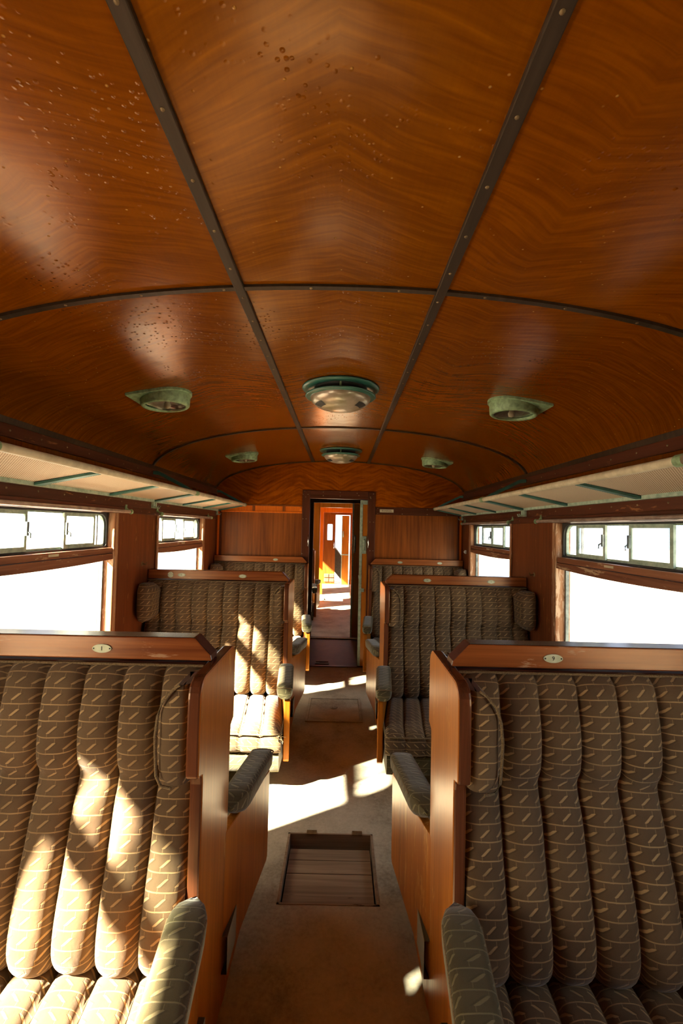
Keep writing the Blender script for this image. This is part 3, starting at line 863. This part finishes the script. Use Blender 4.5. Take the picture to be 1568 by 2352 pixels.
bench(-1, ROWS[0], 'nearest bench left of the aisle, sunlit brown moquette under a wooden rail', seed=3, plates=[(.675, '1')])
bench(1, ROWS[0], 'nearest bench right of the aisle, dark brown moquette, plate numbered 9 on its rail', seed=5, plates=[(.65, '9')])
bench(-1, ROWS[1], 'middle bench left of the aisle, sunlit, with frayed seat corner and round plate on rail', seed=8,
      plates=[(.69, None), (1.135, '1'), (1.215, None, True)], torn=True)
bench(1, ROWS[1], 'middle bench right of the aisle, shaded brown moquette, two oval plates on rail', seed=9, plates=[(.655, '1'), (1.12, '1')])
bench(-1, YB, 'farthest bench left of the aisle, backed against the end wall beside the doorway', dirs=(-1,), seed=12, plates=[(.70, None)])
bench(1, YB, 'farthest bench right of the aisle, backed against the end wall below the sign', dirs=(-1,), seed=14, plates=[(.68, None), (1.12, None)])

# ------------------------------------------------------------------ luggage racks
def rack(s, y0_, y1_, label):
    xf, zf, xw, zw = 1.065, 1.782, 1.365, 1.722
    r = empty('luggage_rack', (s * 1.2, (y0_ + y1_) / 2, 1.72), label, 'luggage rack', 'luggage racks above the windows')
    e = .004
    b = MB(); b.tube([(s * xf, y0_ + e, zf), (s * xf, y1_ - e, zf)], .0165, 12); part('front_tube', b, 'cream', r)
    b = MB(); b.box(s * (xw - .012), s * (xw + .020), y0_ + e, y1_ - e, zw - .016, zw + .010); part('wall_rail', b, 'mint', r, bevel=.003)
    b = MB(); b.add([(s * xf, y0_ + e, zf - .002), (s * xw, y0_ + e, zw), (s * xw, y1_ - e, zw), (s * xf, y1_ - e, zf - .002),
                     (s * xf, y0_ + e, zf + .001), (s * xw, y0_ + e, zw + .003), (s * xw, y1_ - e, zw + .003), (s * xf, y1_ - e, zf + .001)],
                    [(0, 3, 2, 1), (4, 5, 6, 7), (0, 1, 5, 4), (1, 2, 6, 5), (2, 3, 7, 6), (3, 0, 4, 7)])
    part('mesh_bed', b, 'net', r)
    n = 3
    for i in range(n + 1):
        y = y0_ + (y1_ - y0_) * i / n
        wd = .012 if i in (0, n) else .020
        y = min(max(y, y0_ + wd + e), y1_ - wd - e)
        b = MB(); b.prism([(xf + .012, zf - .004), (xw - .008, zw - .002), (xw - .008, zw - .014), (xf + .012, zf - .016)], lambda p, t, s=s: (s * p[0], t, p[1]), y - wd, y + wd)
        part('cross_bar', b, 'teal', r, bevel=.001)
        if i in (0, n):   # stay rising to the cornice, wall foot and hook
            b = MB(); pts = [(xf + .02, zf + .01), (xf + .10, zf + .055), (W - .09, 1.905), (W - .05, 1.925), (W - .016, 1.925)]
            for a_, c_ in zip(pts, pts[1:]):
                b.prism([(a_[0], a_[1] - .012), (c_[0], c_[1] - .012), (c_[0], c_[1] + .012), (a_[0], a_[1] + .012)], lambda p, t, s=s: (s * p[0], t, p[1]), y - .007, y + .007)
            part('stay', b, 'teal', r)
            b = MB(); b.box(s * (W - .03), s * (W - .013), y - .012, y + .012, zw - .06, zw - .010)
            b.tube([(s * (W - .03), y, zw - .05), (s * (W - .055), y, zw - .058), (s * (W - .062), y, zw - .042)], .005, 8)
            part('wall_hook', b, 'mint', r)
            b = MB(); b.lathe([(.0185, -.018), (.0205, -.015), (.0205, .015), (.0185, .018)], (s * xf, y, zf), (0, 1, 0), 14); part('collar', b, 'verdi', r)
    return r


rack(-1, 1.39, 3.38, 'nearer luggage rack on the left wall, cream tube and mesh bed on teal bars')
rack(1, 1.39, 3.38, 'nearer luggage rack on the right wall, cream tube and mesh bed on teal bars')
rack(-1, 3.385, YB - .02, 'farther luggage rack on the left wall, ending at the end wall')
rack(1, 3.385, YB - .02, 'farther luggage rack on the right wall, ending at the end wall')

# ------------------------------------------------------------------ reading lamps on the coves
def lamp(s, yc, label):
    xc = .905; r = empty('ceiling_lamp', (s * xc, yc, cz(xc)), label, 'lamp', 'green corner lamps on the ceiling')
    sl_ = (cz(xc + .1) - cz(xc - .1)) / .2
    def R(x, y, h): return (s * x, yc + y, cz(xc) + sl_ * (x - xc) + h)
    P = [(xc + .142, -.15), (xc + .142, .15)]
    for i in range(15):
        a = PI * .5 + PI * i / 14 - 0; P.append((xc + .0 + .130 * math.cos(a), .130 * math.sin(a)))
    b = MB(); b.prism(P, lambda p, t: R(p[0], p[1], t), -.016, .012); part('base_plate', b, 'verdi', r, bevel=.003)
    # drum whose mouth is level
    k = 32; rows = []
    zl = -.060
    for (rad, top) in ((.122, True), (.119, False), (.113, None), (.101, None), (.099, 2)):
        row = []
        for j in range(k):
            a = 2 * PI * j / k; x = xc + rad * math.cos(a); y = rad * math.sin(a)
            if top is True: h = -.010; row.append(R(x, y, h))
            elif top is False: row.append((s * x, yc + y, cz(xc) + zl + .006 + sl_ * .35 * (x - xc)))
            elif top is None: row.append((s * x, yc + y, cz(xc) + zl + sl_ * .35 * (x - xc)))
            else: row.append((s * x, yc + y, cz(xc) + zl + .012 + sl_ * .35 * (x - xc)))
        rows.append(row)
    b = MB(); b.grid(rows, closed=True); part('housing', b, 'verdi', r)
    b = MB(); b.lathe([(.099, .010), (.08, -.004), (.05, -.013), (.02, -.018), (0, -.019)], (s * xc, yc, cz(xc) + zl + .004), (-s * -sl_ * .35, 0, 1), 28); part('lens', b, M['lens'], r)
    b = MB(); b.lathe([(0, .040), (.05, .036), (.098, .012)], (s * xc, yc, cz(xc) + zl), (0, 0, 1), 24); part('reflector', b, 'chrome', r)
    b = MB(); b.lathe([(0, -.022), (.014, -.016), (.018, 0), (.01, .016), (.008, .028)], (s * (xc - .01), yc, cz(xc) + zl + .012), (0, 0, 1), 12); part('bulb', b, 'cardp', r)
    return r


t = NT('lamp lens glass'); M['lens'] = glass('lamp lens glass', (.85, .84, .8), .06)
lamp(-1, 2.35, 'nearer green corner lamp on the left of the curved ceiling')
lamp(1, 2.37, 'nearer green corner lamp on the right of the curved ceiling')
lamp(-1, 4.28, 'farther small green corner lamp on the left of the ceiling')
lamp(1, 4.38, 'farther small green corner lamp on the right of the ceiling')


# ------------------------------------------------------------------ central vents
def vent(yc, label):
    zc = 2.294; r = empty('ceiling_vent', (0, yc, zc), label, 'vent', 'domed vents along the ceiling centre')
    b = MB(); b.lathe([(.11, .0), (.20, .002), (.206, -.004), (.203, -.010), (.17, -.016), (.135, -.004), (.11, 0)], (0, yc, zc), (0, 0, 1), 48); part('flange', b, 'teal2', r)
    b = MB(); b.lathe([(.142, .002), (.135, -.03), (0, -.03)], (0, yc, zc), (0, 0, 1), 32); part('throat', b, 'black', r)
    bowl = [(.186, -.044), (.188, -.049), (.180, -.053), (.165, -.052), (.158, -.058)]
    b = MB(); b.lathe(bowl, (0, yc, zc), (0, 0, 1), 48); part('rim', b, 'teal2', r)
    b = MB(); pr = [(.160, -.054)]
    for i in range(1, 13):
        a = PI / 2 * i / 12; pr.append((.160 * math.cos(a) ** .9 if i < 12 else 0, -.054 - .068 * math.sin(a)))
    b.lathe(pr, (0, yc, zc), (0, 0, 1), 48); part('bowl', b, 'bowl', r)
    # dark slots low on the bowl
    for q in (-1, 1):
        P = []
        for i in range(7):
            t_ = math.radians(-90 + q * (46 + 38 * i / 6)); row = []
            for a in (.62, .78, .94):
                rr = .160 * math.cos(a) ** .9 + .002; row.append((rr * math.cos(t_), yc + rr * math.sin(t_), zc - .055 - .068 * math.sin(a)))
            P.append(row)
        b = MB(); b.grid(P); part('slot', b, 'black', r)
    for i in range(3):
        a = math.radians(-90 + 120 * i)
        b = MB(); b.tube([(.15 * math.cos(a), yc + .15 * math.sin(a), zc - .054), (.15 * math.cos(a), yc + .15 * math.sin(a), zc - .004)], .006, 8); part('spacer', b, 'verdi', r)
    return r


vent(.375, 'domed vent nearest the viewer, its rim cut by the top of the picture')
vent(2.415, 'large domed teal and bronze vent between the two nearer lamps')
vent(4.40, 'smaller domed vent farther back, near the end wall')

# ------------------------------------------------------------------ floor hatches
h = empty('floor_hatch', (0, 2.15, -.05), 'open floor hatch in the aisle showing three dirty wooden planks', 'hatch')
for (ya, yb, z) in ((1.965, 2.150, -.038), (2.156, 2.238, -.040), (2.244, 2.318, -.042)):
    b = MB(); b.box(-.196, .196, ya, yb, z - .022, z); part('plank', b, 'plank', h, bevel=.002)
for (x0_, x1_, y0_, y1_) in ((HX0, HX0 + .010, HY0, HY1), (HX1 - .010, HX1, HY0, HY1), (HX0, HX1, HY0, HY0 + .008), (HX0, HX1, HY1 - .008, HY1)):
    b = MB(); b.box(x0_, x1_, y0_, y1_, -.10, .002); part('frame_bar', b, 'plank', h)
b = MB()
for i in range(60):
    x, y = random.uniform(-.18, .18), random.uniform(2.318, 2.355); q = random.uniform(.002, .006)
    b.box(x - q, x + q, y - q, y + q, -.1, -.1 + q * 2)
part('debris', b, 'straw', h, kind='stuff')
for x0_ in (-.12, .11):
    b = MB(); b.box(x0_, x0_ + .05, HY1 - .012, HY1 + .018, .0015, .005); part('hinge', b, 'screw', h)
# flush second hatch
h = empty('floor_hatch', (0, 3.95, 0), 'closed flush floor hatch with a round pull, farther along the aisle', 'hatch')
b = MB(); b.ring([(-.235, 3.70), (.225, 3.70), (.225, 4.20), (-.235, 4.20)], [(-.215, 3.72), (.205, 3.72), (.205, 4.18), (-.215, 4.18)], lambda p, t: (p[0], p[1], t), .0, .006); part('frame', b, 'floor', h, bevel=.001)
b = MB(); b.box(-.210, .200, 3.725, 4.175, .0005, .004); part('lid', b, 'floor', h, bevel=.001)
b = MB(); b.lathe([(.030, .004), (.034, .007), (.026, .008), (.022, .005), (.012, .005), (.010, .008), (0, .008)], (-.01, 3.98, 0), (0, 0, 1), 20); part('pull', b, 'floor', h)

# small wall fittings
for s, y, z, lab in ((-1, 3.26, 1.262, 'round brass coat hook on the left window pillar'), (1, 3.24, 1.250, 'round brass coat hook on the right window pillar')):
    c = empty('coat_hook', (s * W, y, z), lab, 'coat hook')
    b = MB(); b.lathe([(.016, 0), (.016, .004), (.010, .006), (0, .006)], (s * W, y, z), (-s, 0, 0), 14); part('rose', b, 'screw', c)
    b = MB(); b.tube([(s * (W - .004), y, z), (s * (W - .03), y, z - .004), (s * (W - .036), y, z + .014)], .005, 8); part('hook', b, 'screw', c)
c = empty('wall_switch', (W, 5.02, 1.31), 'small white switch on the right wall in the far corner', 'switch')
b = MB(); b.box(W - .018, W, 4.985, 5.015, 1.295, 1.335); part('body', b, 'white', c, bevel=.003)
b = MB(); b.box(W - .028, W - .018, 4.995, 5.005, 1.31, 1.322); part('toggle', b, 'white', c)

# ------------------------------------------------------------------ beyond the doorway
YV = 6.5
b = MB(); b.box(-.62, -.50, YB + .06, YV, 0, 2.0); struct('wall_vestibule_left', b, 'darkwood')
b = MB(); b.box(.50, .62, YB + .10, YV, 0, 2.0); struct('wall_vestibule_right', b, 'darkwood')
b = MB(); b.box(-.62, .62, YB + .05, YV, 1.96, 2.05); struct('ceiling.001', b, 'darkwood')
b = MB(); b.box(-.62, .62, 5.172, YV + .05, -.05, .0); fv = struct('floor.002', b, 'lino')
b = MB(); b.box(-.337, .315, YB + .0, YB + .035, 0, .008); part('threshold', b, 'trimx', fv)
b = MB(); b.ring([(-.245, 5.235), (-.085, 5.235), (-.085, 5.33), (-.245, 5.33)], [(-.235, 5.243), (-.095, 5.243), (-.095, 5.322), (-.235, 5.322)], lambda p, t: (p[0], p[1], t), 0, .006); part('floor_plate', b, 'lino', fv)
b = MB(); b.box(-.50, .50, YV - .09, YV - .05, 0, .012); part('threshold', b, 'straw', fv)
# doorway into the next saloon
b = MB(); b.box(-1.47, -.375, YV, YV + .05, 0, 2.35); b.box(.30, 1.47, YV, YV + .05, 0, 2.35); b.box(-.375, .30, YV, YV + .05, 1.90, 2.35); struct('wall_partition', b, 'darkwood')
d = empty('door_2', (.26, YV + .07, 0), kind='structure')
b = MB(); b.box(.20, .60, YV + .058, YV + .082, 0, 1.895); part('leaf', b, 'doorwood', d)
b = MB(); b.box(.178, .200, YV + .054, YV + .086, 0, 1.90); part('edge_strip', b, 'mint', d)
b = MB(); b.tube([(.22, YV + .058, 1.20), (.22, YV + .02, 1.22), (.22, YV + .02, 1.42), (.22, YV + .058, 1.44)], .012, 8); part('handle', b, 'mint', d)
YE = 12.6
# next saloon: shell with window openings
b = MB(); n_ = 0
for s in (-1, 1):
    W2 = W + .09 if s < 0 else W
    m2 = MB(); xi, xo = s * W2, s * (W2 + .085)
    m2.box(xi, xo, YV + .05, YE, -.05, .8); m2.box(xi, xo, YV + .05, YE, 1.6, 2.0)
    ys = YV + .05
    for yc in (7.55, 9.55, 11.5):
        m2.box(xi, xo, ys, yc - .6, .8, 1.6); ys = yc + .6
    m2.box(xi, xo, ys, YE, .8, 1.6)
    struct('wall_%s.001' % ('left' if s < 0 else 'right'), m2, 'doorwood')
    for yc in (7.55, 9.55, 11.5):
        wn += 1; r = empty('window_%d' % wn, (s * (W + .04), yc, .8), kind='structure')
        q = MB(); q.ring([(yc - .6, .8), (yc + .6, .8), (yc + .6, 1.6), (yc - .6, 1.6)], [(yc - .56, .84), (yc + .56, .84), (yc + .56, 1.56), (yc - .56, 1.56)], lambda p, t, s=s: (s * t, p[0], p[1]), W2 + .02, W2 + .06); part('frame', q, 'mint', r)
        q = MB(); q.box(s * (W2 + .035), s * (W2 + .038), yc - .57, yc + .57, .83, 1.57); part('pane', q, 'glass', r)
b = MB(); b.prism([(-1.47, 1.98), (-1.2, 2.14), (-.7, 2.26), (0, 2.3), (.7, 2.26), (1.2, 2.14), (1.47, 1.98), (1.47, 2.45), (-1.47, 2.45)], lambda p, t: (p[0], t, p[1]), YV, YE + .05); struct('ceiling.002', b, 'doorwood')
struct('floor.003', floor_slab('f', -1.47, 1.47, YV + .05, YE + 3, [(-.32, .09, 9.72, 10.08)], 'floor'), 'floor')
b = MB(); b.box(-.4, .2, 9.6, 10.2, -.4, -.3); struct('floor.004', b, 'black')
# inner orange partition
b = MB(); YP = 8.9
b.box(-1.47, -.52, YP, YP + .05, 0, 2.3); b.box(.30, 1.39, YP, YP + .05, 0, 2.3); b.box(-.52, .30, YP, YP + .05, 2.03, 2.3); struct('wall_partition.001', b, 'doorwood')
for (x0_, x1_, z0_, z1_) in ((-.52, -.39, 0, 2.03), (.235, .30, 0, 2.03), (-.39, .235, 1.935, 2.03)):
    b = MB(); b.box(x0_, x1_, YP - .015, YP + .06, z0_, z1_); struct('trim_19', b, 'doorwood', bevel=.004)
# left bench of the next saloon, simplified copy of the same kind of bench
fb = bench(-1, 7.80, 'small bench seen through the doorway on the left of the next saloon', seed=30)
fb.location.x -= .08
# second inner frame
b = MB(); b.box(-1.39, -.39, 10.6, 10.65, 0, 2.3); b.box(.27, 1.39, 10.6, 10.65, 0, 2.3); b.box(-.39, .27, 10.6, 10.65, 1.90, 2.3); struct('wall_partition.002', b, 'orange')
# end wall with one closed and one open leaf
b = MB(); b.box(-1.47, -.43, YE, YE + .05, 0, 2.4); b.box(.27, 1.47, YE, YE + .05, 0, 2.4); b.box(-.43, .27, YE, YE + .05, 1.90, 2.4); struct('wall_partition.003', b, 'panel')
d = empty('door_3', (-.27, YE, 0), kind='structure')
o_ = rrect(-.43, -.135, .0, 1.90, .001, .001); i_ = rrect(-.355, -.215, 1.20, 1.64, .02, .02)
b = MB(); b.ring(o_, i_, lambda p, t: (p[0], t, p[1]), YE + .0, YE + .03); part('leaf', b, 'panel', d)
b = MB(); b.box(-.36, -.21, YE + .014, YE + .017, 1.19, 1.65); part('pane', b, 'glass', d)
b = MB(); b.tube([(-.17, YE, .98), (-.17, YE - .04, 1.0), (-.17, YE - .04, 1.12), (-.17, YE, 1.14)], .012, 8); part('handle', b, 'chrome', d)
for i in range(2):
    for j in range(2):
        b = MB(); b.box(-.42 + i * .145, -.29 + i * .145, YE - .03, YE, .06 + j * .12, .16 + j * .12); part('pad', b, 'grey', d, bevel=.015)
d = empty('door_4', (.1, YE - .1, 0), kind='structure')
b = MB(); b.box(.045, .24, YE - .12, YE - .09, 0, 1.88); part('leaf', b, 'doorwood', d)
b = MB(); b.box(.04, .055, YE - .125, YE - .085, 0, 1.88); b.box(.055, .24, YE - .125, YE - .118, .80, .83); part('edge_strip', b, 'mint', d)
b = MB(); b.tube([(.08, YE - .12, 1.3), (.08, YE - .16, 1.31), (.08, YE - .16, 1.44), (.08, YE - .12, 1.45)], .012, 8); part('handle', b, 'mint', d)
g_ = empty('gangway_plate', (-.05, YE + .4, 0), 'dark folded gangway plate leaning in the bright open end door', 'gangway plate')
b = MB(); b.prism([(-.14, .30), (-.14, .98), (.10, .66), (.10, .02)], lambda p, t: (p[0], t, p[1]), YE + .35, YE + .38); part('plate', b, 'black', g_)
b = MB(); b.tube([(-.13, YE + .34, .99), (.10, YE + .34, .68)], .012, 8); part('lip', b, 'steel', g_)

# pale rails outside, left of the car
f_ = empty('railing', (-7, 6.3, -1.15), 'pale slatted railing outdoors behind the near left window', 'railing')
for i in range(5):
    b = MB(); b.box(-7.02, -6.98, 4.0, 9.0, .9 + i * .22, .96 + i * .22); part('rail', b, 'pale', f_)
for i in range(6):
    b = MB(); b.box(-7.05, -6.97, 4.0 + i, 4.06 + i, -1.15, 2.0); part('post', b, 'pale', f_)

for o in bpy.data.objects:
    if '_o' in o: del o['_o']
